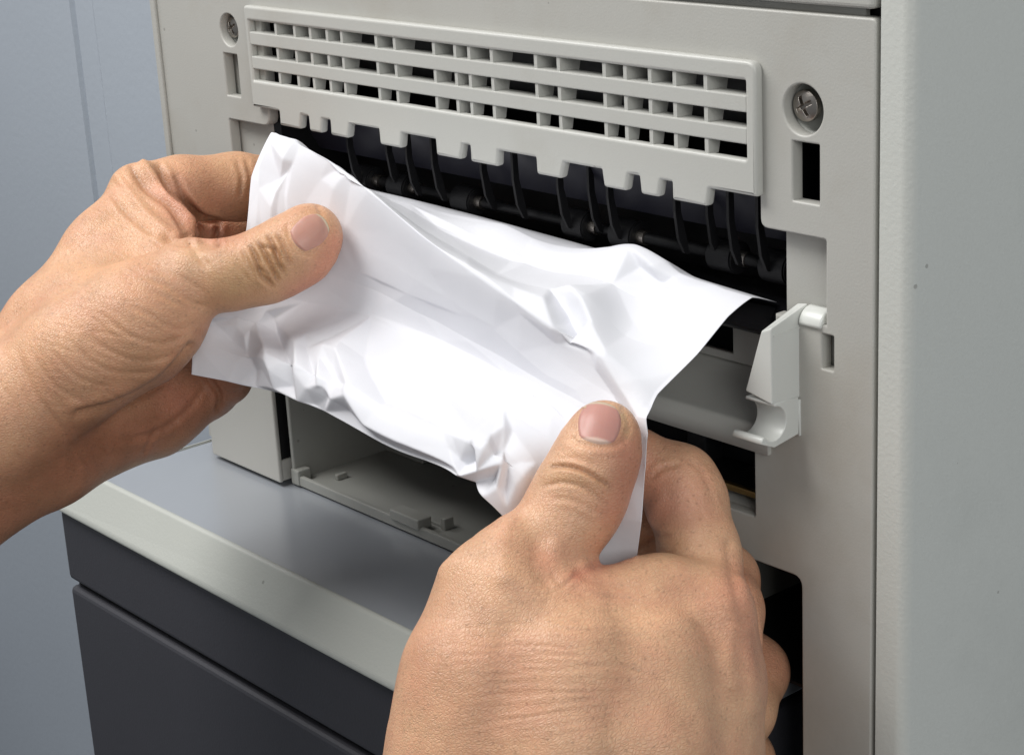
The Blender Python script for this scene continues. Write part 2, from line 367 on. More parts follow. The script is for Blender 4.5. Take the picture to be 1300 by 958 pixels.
# hook bracket: C profile in the (y,z) plane
hy, hz, hr = -.0100, -.0246, .0046
C_ = [(-.0005, -.0195), (-.0005, -.0300), (-.0100, -.0312), (-.0152, -.0288), (-.0146, -.0276)]
for k in range(15):
    a = math.radians(215+ (360-215+88)*k/14); C_.append((hy+hr*math.cos(a), hz+hr*math.sin(a)))
C_ += [(-.0098, -.0192)]
extrude_x('hook_bracket', C_[::-1], -.0345, -.0243, LEV, prn, .0003)
extrude_x('hook_web', [(.0004, -.0205), (.0004, -.0305), (-.0006, -.0305), (-.0006, -.0205)], -.0262, -.0240, LEV, prn, .0002)

# ------------------------------------------------------------------ implicit surfaces (hands, screws)
def surface_nets(D, org, h):
    ins = D < 0
    c = sum(ins[i:ins.shape[0]-1+i, j:ins.shape[1]-1+j, k:ins.shape[2]-1+k].astype(np.int8) for i in (0, 1) for j in (0, 1) for k in (0, 1))
    act = (c > 0) & (c < 8)
    idx = np.full(act.shape, -1, np.int32); cells = np.argwhere(act); idx[act] = np.arange(len(cells))
    acc = np.zeros((len(cells), 3)); cnt = np.zeros(len(cells))
    corner = [(i, j, k) for i in (0, 1) for j in (0, 1) for k in (0, 1)]
    val = {cc: D[cells[:, 0]+cc[0], cells[:, 1]+cc[1], cells[:, 2]+cc[2]] for cc in corner}
    for a in corner:
        for ax in range(3):
            if a[ax] == 0:
                b = list(a); b[ax] = 1; b = tuple(b)
                va, vb = val[a], val[b]; m = (va < 0) != (vb < 0)
                t = va[m]/(va[m]-vb[m]); p = np.tile(np.array(a, float), (m.sum(), 1)); p[:, ax] += t
                acc[m] += p; cnt[m] += 1
    V = (cells+acc/cnt[:, None])*h+org
    quads = []
    for ax in range(3):
        sl0 = [slice(None)]*3; sl1 = [slice(None)]*3
        sl0[ax] = slice(0, -1); sl1[ax] = slice(1, None)
        ch = np.argwhere(ins[tuple(sl0)] != ins[tuple(sl1)])
        o1, o2 = [a for a in range(3) if a != ax]
        ok = (ch[:, o1] > 0) & (ch[:, o2] > 0) & (ch[:, o1] < D.shape[o1]-1) & (ch[:, o2] < D.shape[o2]-1); ch = ch[ok]
        e1 = np.zeros(3, int); e1[o1] = 1; e2 = np.zeros(3, int); e2[o2] = 1
        g = lambda c: idx[c[:, 0], c[:, 1], c[:, 2]]
        q = np.stack([g(ch), g(ch-e1), g(ch-e1-e2), g(ch-e2)], 1)
        s = ins[ch[:, 0], ch[:, 1], ch[:, 2]]
        flip = s if ax != 1 else ~s
        q[flip] = q[flip][:, ::-1]
        quads.append(q)
    return V, np.concatenate(quads)
def np_mesh(name, V, Q):
    me = bpy.data.meshes.new(name); me.vertices.add(len(V)); me.vertices.foreach_set('co', np.asarray(V, np.float32).ravel())
    k = Q.shape[1]; me.loops.add(len(Q)*k); me.loops.foreach_set('vertex_index', Q.ravel().astype(np.int32))
    me.polygons.add(len(Q)); me.polygons.foreach_set('loop_start', np.arange(0, len(Q)*k, k, dtype=np.int32))
    me.update(calc_edges=True); me.validate()
    return me
def smin(a, b, k):
    h = np.maximum(k-np.abs(a-b), 0)/k
    return np.minimum(a, b)-h*h*k*.25

# screws ------------------------------------------------------------
def screw_mesh(r):
    h = r/26; n = 64; ax = (np.arange(n)-n/2)*h
    X, Y, Z = np.meshgrid(ax, ax, ax, indexing='ij')       # Y forward = -Y
    rad = np.sqrt(X*X+Z*Z)
    dome = np.sqrt(X*X+Z*Z+(Y-1.6*r)**2)-2.05*r
    d = np.maximum(np.maximum(dome, rad-r), Y-.25*r)
    a = math.radians(28); Xr = X*math.cos(a)+Z*math.sin(a); Zr = -X*math.sin(a)+Z*math.cos(a)
    w_ = .13*r; dep = Y-(-.02*r)
    tap = .58*r
    cr = np.minimum(np.maximum(np.abs(Xr)-w_, np.abs(Zr)-tap-(-(Y))*0.3), np.maximum(np.abs(Zr)-w_, np.abs(Xr)-tap-(-(Y))*0.3))
    cr = np.maximum(cr, dep)
    d = np.maximum(d, -cr)
    V, Q = surface_nets(d, np.array([ax[0]]*3), h)
    me = np_mesh('screw', V, Q); bm = bmesh.new(); bm.from_mesh(me)
    bmesh.ops.smooth_vert(bm, verts=bm.verts, factor=.4, use_axis_x=True, use_axis_y=True, use_axis_z=True)
    bmesh.ops.recalc_face_normals(bm, faces=bm.faces); bm.to_mesh(me); bm.free(); me.materials.append(STEEL)
    return me
for nm, (x, z), r, s in (('r', (SR[0]-.0016, SR[1]+.0004), .0040, .0064), ('l', (SL[0]-.0018, SL[1]+.0004), .0036, .0056)):
    o = bpy.data.objects.new('screw', screw_mesh(r)); COL.objects.link(o); o.parent = prn; o.location = (x, .0035, z)
    o.data.polygons.foreach_set('use_smooth', [True]*len(o.data.polygons))
    bm = bmesh.new()
    ring = [[bm.verts.new((x_+rr*math.cos(t*math.pi/24), yy, z_+rr*math.sin(t*math.pi/24))) for t in range(48)] for rr, yy, x_, z_ in
            ((s+.0006, .0043, *(SR if nm == 'r' else SL)), (s-.0001, .0043, *(SR if nm == 'r' else SL)), (s-.0002, .0062, *(SR if nm == 'r' else SL)), (.0001, .0064, x, z))]
    for A, B in zip(ring, ring[1:]):
        for i in range(48): bm.faces.new((A[i], A[(i+1) % 48], B[(i+1) % 48], B[i]))
    from_bm('screw_well', bm, TRAY, prn, True)

#@@HANDS
# ------------------------------------------------------------------ paper
import mathutils
def catmull(P, n):
    """P: (m,3) control points -> n samples, uniform Catmull-Rom"""
    m = len(P); t = np.linspace(0, m-1, n); i = np.minimum(t.astype(int), m-2); f = (t-i)[:, None]
    g = lambda k: P[np.clip(k, 0, m-1)]
    p0, p1, p2, p3 = g(i-1), g(i), g(i+1), g(i+2)
    p0 = np.where((i == 0)[:, None], 2*p1-p2, p0) if P.ndim == 2 else p0
    return .5*((2*p1)+(-p0+p2)*f+(2*p0-5*p1+4*p2-p3)*f*f+(-p0+3*p1-3*p2+p3)*f**3)
def PY(px, py, y): return onY(px, py, y*mm) if (y < 0.3 or y > 1) else atD(px, py, y)
row_in = [tuple(proj(np.array([-.251+.02580*k, .014, .0055-.0065*(k/8)**2])))[:2]+(14,) for k in range(9)]
NET = [
 row_in,
 [(378,232,-3),(434,236,-3),(495,248,-3),(560,269,-3),(635,285,-3),(715,316,-3),(798,314,-4),(868,350,-3),(955,378,-3)],
 [(370,215,-16),(425,222,-15),(478,246,-14),(535,276,-14),(598,306,-14),(676,340,-14),(755,356,-15),(826,386,-12),(925,402,-12)],
 [(360,192,-28),(402,202,-27),(446,228,-27),(502,266,-28),(566,308,-28),(640,350,-28),(726,378,-28),(797,430,-26),(885,450,-25)],
 [(345,170,-38),(376,182,-38),(422,206,-38),(478,250,-39),(542,304,-40),(612,352,-40),(690,408,-40),(768,455,-38),(835,500,-36)],
 [(320,225,-48),(352,245,-46),(402,270,-41),(468,315,-39),(540,360,-39),(612,405,-39),(690,450,-39),(772,500,-40),(823,528,-42)],
 [(313,290,-55),(348,325,-51),(404,345,-44),(468,365,-39),(538,400,-37),(612,440,-37),(684,482,-38),(766,525,-42),(820,556,-45)],
 [(300,345,-59),(340,372,-54),(402,386,-47),(466,402,-42),(535,432,-39),(610,468,-39),(680,506,-41),(758,545,-45),(819,590,-49)],
 [(272,392,.577),(322,412,-59),(374,422,-57),(438,444,-55),(510,478,-54),(588,514,-54),(662,542,-55),(738,580,.486),(817,620,.474)],
 [(247,430,.576),(308,450,.571),(362,460,-67),(428,490,-69),(504,526,-70),(584,556,-70),(640,584,-70),(724,645,.485),(814,662,.473)],
 [(243,475,.573),(302,487,.569),(362,503,-68),(425,532,-71),(500,570,-73),(576,598,-73),(622,632,-72),(722,735,.486),(806,726,.483)],
]
NU, NV = 421, 381
G = np.array([[PY(*c) for c in r] for r in NET])               # rows(v) x cols(u) x 3
G1 = np.stack([catmull(G[r], NU) for r in range(G.shape[0])])   # rows x NU
# denser rows where the photo needs them
def lin(P, n):
    t = np.linspace(0, len(P)-1, n); i = np.minimum(t.astype(int), len(P)-2); f = (t-i)[:, None]; return P[i]*(1-f)+P[i+1]*f
G2 = np.stack([.4*catmull(G1[:, c], NV)+.6*lin(G1[:, c], NV) for c in range(NU)], 1)    # NV x NU x 3
V = G2.reshape(-1, 3).copy()
def grid_normals(V, nv, nu):
    A = V.reshape(nv, nu, 3); du = np.gradient(A, axis=1); dv = np.gradient(A, axis=0)
    n = np.cross(du, dv); n /= np.linalg.norm(n, axis=2, keepdims=True)+1e-12
    n = n.reshape(-1, 3); s = np.sign(((CAM-V)*n).sum(1)); return n
def seg_dist(px, py, line):
    """distance in px to a polyline and the parameter 0..1 along it"""
    L = np.array(line, float); d = np.full(px.shape, 1e9); T = np.zeros(px.shape); S_ = np.zeros(px.shape)
    n = len(L)-1
    for i in range(n):
        a, b = L[i], L[i+1]; ab = b-a; t = np.clip(((px-a[0])*ab[0]+(py-a[1])*ab[1])/(ab@ab), 0, 1)
        ex, ey = px-a[0]-t*ab[0], py-a[1]-t*ab[1]; dd = np.hypot(ex, ey); m = dd < d
        d[m] = dd[m]; T[m] = ((i+t)/n)[m]; S_[m] = np.sign(ex*ab[1]-ey*ab[0])[m]
    return d, T, S_
def cr2(line, k=6):
    L = np.array(line, float)
    return catmull(L, (len(L)-1)*k+1) if len(L) > 2 else L
def sculpt(V, N, vis, strokes):
    """strokes: (polyline px, width px, height mm, kind). kinds: g gauss, c crease (groove with lips), s step (one side raised)"""
    for st in strokes:
        line, wd, hmm = st[:3]; kind = st[3] if len(st) > 3 else 'g'
        q = proj(V); d, T, sd = seg_dist(q[:, 0], q[:, 1], cr2(line))
        taper = np.clip(np.minimum(T, 1-T)*5+.25, 0, 1) if kind == 'c' else 1
        if kind == 'g': a = np.exp(-(d/wd)**2)
        elif kind == 'c': a = np.exp(-(d/wd)**2)-.35*np.exp(-((d-2.0*wd)/wd)**2)
        elif kind == 's': a = np.where(sd > 0, np.exp(-(d/(wd*5))**2), np.exp(-(d/wd)**2))
        elif kind == 'r': a = np.maximum(0, 1-d/wd)                     # sharp ridge (paper)
        elif kind == 'k': a = np.where(sd > 0, np.maximum(0, 1-d/(wd*3.5)), np.maximum(0, 1-d/wd))
        V += N*(a*taper*vis*hmm*mm)[:, None]
    return V
Nn = grid_normals(V, NV, NU)
if ((CAM-V[NV//2*NU+NU//2])@Nn[NV//2*NU+NU//2]) < 0: Nn = -Nn
# crumple relief: creases as a triangulated field of ridges and hollows (sharp folds, flat facets)
lines = [
 [(330,418,2),(338,440,2),(350,468,2.2),(354,492,1.5)], [(345,402,-1),(352,428,-1.6),(364,455,-1.6),(370,492,-1)],
 [(272,408,-1),(295,428,-1.6),(312,445,-1.2),(322,470,-1.4),(322,490,-1)], [(300,418,1.4),(320,424,1.6),(312,432,1.2)], [(262,404,1),(300,402,1.2),(340,396,.8)],
 [(376,440,1.4),(380,470,1.6),(384,508,1.5)], [(390,440,-.5),(397,475,-1.3),(396,515,-1)], [(404,455,.8),(406,490,1)],
 [(412,446,2.0),(427,454,2.6),(431,468,1.6)], [(426,476,-1.6),(413,505,-1),(405,522,-1.4)], [(434,470,2),(446,502,2.4),(470,538,2.2),(520,562,2.2),(588,594,2)],
 [(440,522,-1),(480,556,-.4),(540,580,-.4)], [(392,492,.9),(410,490,.2),(424,506,.9)], [(418,430,0),(390,425,.6),(360,420,.3)],
 [(578,556,1),(600,560,1.6),(611,571,2.0)], [(606,582,-1.6),(590,590,-1)], [(592,603,1.9),(612,596,1.6),(638,588,.8)], [(600,612,-1),(624,607,-1.6)],
 [(618,626,1.5),(634,616,1.2)], [(624,562,1.9),(640,553,2.2),(650,552,.8)], [(632,569,-1.3),(640,566,-1)], [(654,612,1.3),(668,598,1.0),(680,588,.4)], [(645,590,-1),(660,585,-.8)],
 [(560,545,.3),(575,570,1.1),(585,585,.2)], [(645,640,1.2),(640,622,-.8)],
 [(698,368,.2),(690,386,1.4),(704,418,.6)], [(712,378,-1.8),(728,396,-3),(738,412,-3.2),(722,432,-2.4)], [(720,373,2.2),(735,390,2.8),(747,418,2.2),(766,450,1.6),(790,490,1.4),(812,530,.8)],
 [(660,400,-.3),(700,438,-1.2),(745,448,-1.2)], [(596,348,.6),(650,368,.8),(700,368,.2),(780,362,.9),(860,370,.9)], [(470,398,-.4),(560,432,-.6),(640,474,-.7),(700,514,-.5)],
 [(752,470,-1),(785,515,-1),(804,560,-.8)], [(560,500,.4),(640,520,.5),(700,560,.3)], [(676,500,.3),(700,515,.9),(720,535,.2)],
 [(700,322,.8),(675,330,.6),(650,330,-.3)], [(800,320,1.2),(830,342,1.4),(856,352,.2)], [(812,336,-.8),(840,358,-.9)],
 [(330,214,.6),(352,226,-1.6),(364,216,-1.0)], [(344,182,.6),(362,204,1.1)], [(372,206,-.2),(405,228,-.6),(446,221,-1.4)], [(447,223,-1.3),(441,250,-.5),(436,292,0)],
 [(425,240,.6),(415,290,.4)], [(330,240,.5),(346,264,.9),(350,292,.2)], [(520,262,.5),(600,302,.7),(665,330,.2)], [(560,290,-.5),(620,318,-.5)],
 [(455,345,.3),(520,372,.6),(590,402,.1)],
]
Pb = proj(V); uvx = np.tile(np.arange(NU), NV)/(NU-1)*.210; uvy = np.repeat(np.arange(NV), NU)/(NV-1)*.130
fcv = ((CAM-V)*Nn).sum(1) > 0
def uv_of(px, py):
    d = (Pb[:, 0]-px)**2+(Pb[:, 1]-py)**2+(~fcv)*400
    k = int(np.argmin(d)); return (uvx[k], uvy[k])
pts2 = []; hts = []; edges = []
for ln_ in lines:
    st = len(pts2)
    for (x, y, h) in ln_: pts2.append(uv_of(x, y)); hts.append(h*mm*1.25)
    edges += [(st+i, st+i+1) for i in range(len(ln_)-1)]
rs = np.random.RandomState(12)
fix = np.array(pts2)
for k in range(2600):
    x, y = rs.rand()*.210, rs.rand()*.130
    j = int(y/.130*(NV-1)); i = int(x/.210*(NU-1)); q_ = Pb[j*NU+i]
    zone = math.exp(-(((q_[0]-350)/90)**2+((q_[1]-470)/42)**2))+math.exp(-(((q_[0]-628)/55)**2+((q_[1]-592)/42)**2))
    sp = .011*(1-zone)+.0050*zone if zone < 1 else .005
    dm = np.sqrt(((fix-np.array([x, y]))**2).sum(1)).min()
    if dm < sp: continue
    pts2.append((x, y)); fix = np.vstack([fix, [x, y]]); hts.append(rs.uniform(-1, 1)*(.20+.50*zone)*mm)
for x in (-.01, .105, .22):
    for y in (-.01, .065, .14):
        if (x, y) != (.105, .065): pts2.append((x, y)); hts.append(0)
res = mathutils.geometry.delaunay_2d_cdt([Vector(p) for p in pts2], edges, [], 0, 1e-5)
hv = [np.mean([hts[o] for o in org]) if org else None for org in res[3]]
for i, h in enumerate(hv):                                     # crossing points of two creases: nearest known height
    if h is None: hv[i] = hts[int(np.argmin([(res[0][i].x-p[0])**2+(res[0][i].y-p[1])**2 for p in pts2]))]
hb = BVHTree.FromPolygons([(c.x, c.y, h) for c, h in zip(res[0], hv)], [tuple(f) for f in res[2]])
HH = np.zeros(len(V))
for i in range(len(V)):
    hit = hb.ray_cast(Vector((uvx[i], uvy[i], 1)), Vector((0, 0, -1)))
    if hit[0] is not None: HH[i] = hit[0].z
HH = HH.reshape(NV, NU)
def blur(A, n):
    for _ in range(n):
        B = np.pad(A, 1, mode='edge'); A = (B[:-2, 1:-1]+B[2:, 1:-1]+B[1:-1, :-2]+B[1:-1, 2:]+4*A)/8
    return A
HH = .88*blur(HH, 3)+.12*blur(HH, 40)
V += Nn*HH.ravel()[:, None]
jj, ii = np.meshgrid(np.arange(NV-1), np.arange(NU-1), indexing='ij'); b0 = (jj*NU+ii).ravel()
Q = np.stack([b0, b0+1, b0+NU+1, b0+NU], 1)
pme = np_mesh('paper_sheet', V, Q)
pap = link('paper_sheet', pme, PAPER, None, True)
tag(pap, 'crumpled white paper sheet jammed in the exit slot and held between two hands', 'paper')
sol = pap.modifiers.new('thickness', 'SOLIDIFY'); sol.thickness = .00012; sol.offset = 0
PBVH = BVHTree.FromPolygons([tuple(v) for v in V.tolist()], [tuple(x) for x in Q.tolist()])

# ------------------------------------------------------------------ skin
def skin_mat():
    m = bpy.data.materials.new('skin'); m.use_nodes = True; nt = m.node_tree; N = nt.nodes; L = nt.links
    b = N['Principled BSDF']; b.inputs['Roughness'].default_value = .40; b.inputs['Specular IOR Level'].default_value = .5
    b.inputs['Subsurface Weight'].default_value = .12; b.inputs['Subsurface Radius'].default_value = (1, .35, .18); b.inputs['Subsurface Scale'].default_value = .0035
    tc = N.new('ShaderNodeTexCoord'); at = N.new('ShaderNodeAttribute'); at.attribute_name = 'tint'
    n = N.new('ShaderNodeTexNoise'); n.inputs['Scale'].default_value = 95; n.inputs['Detail'].default_value = 6; n.inputs['Roughness'].default_value = .6
    L.new(tc.outputs['Object'], n.inputs['Vector'])
    mr = N.new('ShaderNodeMapRange'); mr.inputs['From Min'].default_value = .3; mr.inputs['From Max'].default_value = .7; mr.inputs['To Min'].default_value = .86; mr.inputs['To Max'].default_value = 1.10
    L.new(n.outputs['Fac'], mr.inputs['Value'])
    # warped cells: skin lines
    nw = N.new('ShaderNodeTexNoise'); nw.inputs['Scale'].default_value = 160; nw.inputs['Detail'].default_value = 2; L.new(tc.outputs['Object'], nw.inputs['Vector'])
    vm = N.new('ShaderNodeVectorMath'); vm.operation = 'SCALE'; vm.inputs['Scale'].default_value = .0022; L.new(nw.outputs['Color'], vm.inputs[0])
    va = N.new('ShaderNodeVectorMath'); va.operation = 'ADD'; L.new(tc.outputs['Object'], va.inputs[0]); L.new(vm.outputs[0], va.inputs[1])
    mp = N.new('ShaderNodeMapping'); mp.inputs['Rotation'].default_value = (0.5, 0.9, 0.6); mp.inputs['Scale'].default_value = (1, .45, 1); L.new(va.outputs[0], mp.inputs['Vector'])
    vo = N.new('ShaderNodeTexVoronoi'); vo.feature = 'DISTANCE_TO_EDGE'; vo.inputs['Scale'].default_value = 1250; L.new(mp.outputs[0], vo.inputs['Vector'])
    v1 = N.new('ShaderNodeMapRange'); v1.inputs['From Max'].default_value = .22; L.new(vo.outputs['Distance'], v1.inputs['Value'])
    mp2 = N.new('ShaderNodeMapping'); mp2.inputs['Rotation'].default_value = (-.4, .3, -.8); mp2.inputs['Scale'].default_value = (1, .6, 1); L.new(va.outputs[0], mp2.inputs['Vector'])
    vo2 = N.new('ShaderNodeTexVoronoi'); vo2.feature = 'DISTANCE_TO_EDGE'; vo2.inputs['Scale'].default_value = 2300; L.new(mp2.outputs[0], vo2.inputs['Vector'])
    v2 = N.new('ShaderNodeMapRange'); v2.inputs['From Max'].default_value = .3; v2.inputs['To Max'].default_value = .5; L.new(vo2.outputs['Distance'], v2.inputs['Value'])
    ad = N.new('ShaderNodeMath'); ad.operation = 'ADD'; L.new(v1.outputs['Result'], ad.inputs[0]); L.new(v2.outputs['Result'], ad.inputs[1])
    n3 = N.new('ShaderNodeTexNoise'); n3.inputs['Scale'].default_value = 420; n3.inputs['Detail'].default_value = 4; L.new(tc.outputs['Object'], n3.inputs['Vector'])
    ad2 = N.new('ShaderNodeMath'); ad2.operation = 'MULTIPLY_ADD'; ad2.inputs[1].default_value = 1.6; L.new(n3.outputs['Fac'], ad2.inputs[0]); L.new(ad.outputs[0], ad2.inputs[2])
    bp = N.new('ShaderNodeBump'); bp.inputs['Strength'].default_value = 1; bp.inputs['Distance'].default_value = .00007
    L.new(ad2.outputs[0], bp.inputs['Height']); L.new(bp.outputs['Normal'], b.inputs['Normal'])
    # lines slightly redder
    ln = N.new('ShaderNodeMapRange'); ln.inputs['From Max'].default_value = 1; ln.inputs['To Min'].default_value = .90; ln.inputs['To Max'].default_value = 1.02; L.new(v1.outputs['Result'], ln.inputs['Value'])
    cb = N.new('ShaderNodeCombineColor'); 
    pw = N.new('ShaderNodeMath'); pw.operation = 'POWER'; pw.inputs[1].default_value = .45; L.new(ln.outputs['Result'], pw.inputs[0])
    L.new(pw.outputs[0], cb.inputs[0]); L.new(ln.outputs['Result'], cb.inputs[1]); L.new(ln.outputs['Result'], cb.inputs[2])
    m1 = N.new('ShaderNodeMix'); m1.data_type = 'RGBA'; m1.blend_type = 'MULTIPLY'; m1.inputs['Factor'].default_value = 1
    L.new(at.outputs['Color'], m1.inputs['A']); L.new(cb.outputs[0], m1.inputs['B'])
    vp = N.new('ShaderNodeTexVoronoi'); vp.inputs['Scale'].default_value = 520; L.new(va.outputs[0], vp.inputs['Vector'])
    pr_ = N.new('ShaderNodeMapRange'); pr_.inputs['From Min'].default_value = .08; pr_.inputs['From Max'].default_value = .30; pr_.inputs['To Min'].default_value = .80; L.new(vp.outputs['Distance'], pr_.inputs['Value'])
    mm_ = N.new('ShaderNodeMath'); mm_.operation = 'MULTIPLY'; L.new(mr.outputs['Result'], mm_.inputs[0]); L.new(pr_.outputs['Result'], mm_.inputs[1]); mr = mm_
    cb2 = N.new('ShaderNodeCombineColor'); cb2.inputs[0].default_value = 1
    for i in range(3): L.new(mr.outputs[0], cb2.inputs[i])
    m2 = N.new('ShaderNodeMix'); m2.data_type = 'RGBA'; m2.blend_type = 'MULTIPLY'; m2.inputs['Factor'].default_value = 1
    nb = N.new('ShaderNodeTexNoise'); nb.inputs['Scale'].default_value = 55; nb.inputs['Detail'].default_value = 5; nb.inputs['Roughness'].default_value = .65; L.new(tc.outputs['Object'], nb.inputs['Vector'])
    nbr = N.new('ShaderNodeMapRange'); nbr.inputs['From Min'].default_value = .42; nbr.inputs['From Max'].default_value = .72; nbr.inputs['To Max'].default_value = .5; L.new(nb.outputs['Fac'], nbr.inputs['Value'])
    m0 = N.new('ShaderNodeMix'); m0.data_type = 'RGBA'; m0.inputs['B'].default_value = (.55, .235, .15, 1); L.new(nbr.outputs['Result'], m0.inputs['Factor']); L.new(m1.outputs['Result'], m0.inputs['A']); m1 = m0
    L.new(m1.outputs['Result'], m2.inputs['A']); L.new(cb2.outputs[0], m2.inputs['B']); L.new(m2.outputs['Result'], b.inputs['Base Color'])
    return m
SKIN = skin_mat()
NAIL = mat('nail', (0.50, 0.25, 0.22), .40, bump=(500, .00003), spec=.42)
_b = NAIL.node_tree.nodes['Principled BSDF']; _a = NAIL.node_tree.nodes.new('ShaderNodeAttribute'); _a.attribute_name = 'tint'
NAIL.node_tree.links.new(_a.outputs['Color'], _b.inputs['Base Color'])
_b.inputs['Subsurface Weight'].default_value = .1; _b.inputs['Subsurface Scale'].default_value = .002

def hand_field(fingers, palm, kp, kf, h=.0007, pad=.006):
    S_ = lambda s: (atD(s[0], s[1], s[2]), s[3]*s[2]/F)
    allp = [S_(s) for ch in palm+fingers for s in ch]
    lo = np.min([p-r for p, r in allp], 0)-pad; hi = np.max([p+r for p, r in allp], 0)+pad
    n = np.ceil((hi-lo)/h).astype(int)+1
    axs = [(lo[i]+np.arange(n[i])*h).astype(np.float32) for i in range(3)]
    def chain(D, ch, k):
        pts = [S_(s) for s in ch]
        segs = list(zip(pts, pts[1:])) if len(pts) > 1 else [(pts[0], pts[0])]
        for (a, ra), (b, rb) in segs:
            mg = max(ra, rb)+k+.004
            l = np.floor((np.minimum(a, b)-mg-lo)/h).astype(int).clip(0); u = (np.ceil((np.maximum(a, b)+mg-lo)/h).astype(int)+1).clip(0, n)
            sl = tuple(slice(l[i], u[i]) for i in range(3))
            X = axs[0][sl[0]][:, None, None]-np.float32(a[0]); Y = axs[1][sl[1]][None, :, None]-np.float32(a[1]); Z = axs[2][sl[2]][None, None, :]-np.float32(a[2])
            ab = (b-a).astype(np.float32); L2 = float(ab@ab)+1e-12
            t = np.clip((X*ab[0]+Y*ab[1]+Z*ab[2])/L2, 0, 1)
            d = np.sqrt((X-t*ab[0])**2+(Y-t*ab[1])**2+(Z-t*ab[2])**2)-(ra+(rb-ra)*t)
            D[sl] = smin(D[sl], d, k)
        return D
    BIG = np.float32(.03)
    P = np.full(n, BIG, np.float32)
    for ch in palm: chain(P, ch, kp)
    Fg = np.full(n, BIG, np.float32)
    for ch in fingers:
        T = np.full(n, BIG, np.float32); chain(T, ch, .003)
        Fg = smin(Fg, T, .0012)
    D = smin(P, Fg, kf)
    return D, lo, h
def relax(V, Q, it, f=.5):
    for _ in range(it):
        s = np.zeros_like(V); c = np.zeros(len(V))
        for a, b in ((0, 1), (1, 2), (2, 3), (3, 0)):
            np.add.at(s, Q[:, a], V[Q[:, b]]); np.add.at(s, Q[:, b], V[Q[:, a]]); np.add.at(c, Q[:, a], 1); np.add.at(c, Q[:, b], 1)
        V = V*(1-f)+f*s/c[:, None]
    return V
def vnormals(V, Q):
    n = np.cross(V[Q[:, 2]]-V[Q[:, 0]], V[Q[:, 3]]-V[Q[:, 1]]); N = np.zeros_like(V)
    for k in range(4): np.add.at(N, Q[:, k], n)
    return N/(np.linalg.norm(N, axis=1, keepdims=True)+1e-12)
def build_hand(name, label, palm, fingers, strokes, paint, kp=.0060, kf=.0034, base=(.67, .395, .235)):
    D, lo, h = hand_field(fingers, palm, kp, kf)
    V, Q = surface_nets(D, lo, h)
    V = relax(V, Q, 3)
    N = vnormals(V, Q)
    c = V.mean(0)
    # outward check
    if ((N*(V-c)).sum(1) > 0).mean() < .5: Q = Q[:, ::-1].copy(); N = -N
    tree = BVHTree.FromPolygons(V.tolist(), Q.tolist())
    vis = np.zeros(len(V)); view = CAM-V; dl = np.linalg.norm(view, axis=1); view /= dl[:, None]
    fc = (N*view).sum(1)
    for i in np.nonzero(fc > 0)[0]:
        hit = tree.ray_cast(Vector(V[i]+view[i]*.0012), Vector(view[i]), dl[i])
        vis[i] = 0.0 if hit[0] is not None else 1.0
    # soften the mask
    for _ in range(2):
        s = np.zeros(len(V)); cc = np.zeros(len(V))
        for a, b in ((0, 1), (1, 2), (2, 3), (3, 0)):
            np.add.at(s, Q[:, a], vis[Q[:, b]]); np.add.at(cc, Q[:, a], 1)
        vis = np.minimum(1, .5*vis+.5*s/cc)
    vs = vis*np.clip(fc*4, 0, 1)
    V = sculpt(V, N, vs, strokes)
    # pigment (flushed fingertips and knuckles; darker groove lines; shade painted on the left palm)
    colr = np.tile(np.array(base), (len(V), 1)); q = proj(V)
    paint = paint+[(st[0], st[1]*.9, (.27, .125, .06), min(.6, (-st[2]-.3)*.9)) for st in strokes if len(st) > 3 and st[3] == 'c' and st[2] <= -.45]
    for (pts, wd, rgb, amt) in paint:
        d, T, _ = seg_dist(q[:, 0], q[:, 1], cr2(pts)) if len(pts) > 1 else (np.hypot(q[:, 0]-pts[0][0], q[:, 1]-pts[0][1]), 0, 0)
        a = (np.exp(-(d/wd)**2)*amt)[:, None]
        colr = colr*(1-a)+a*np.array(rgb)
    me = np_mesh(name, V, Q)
    at = me.attributes.new('tint', 'FLOAT_COLOR', 'POINT')
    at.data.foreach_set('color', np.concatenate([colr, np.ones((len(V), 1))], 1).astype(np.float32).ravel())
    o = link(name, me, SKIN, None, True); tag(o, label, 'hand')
    return o, BVHTree.FromPolygons(V.tolist(), Q.tolist())
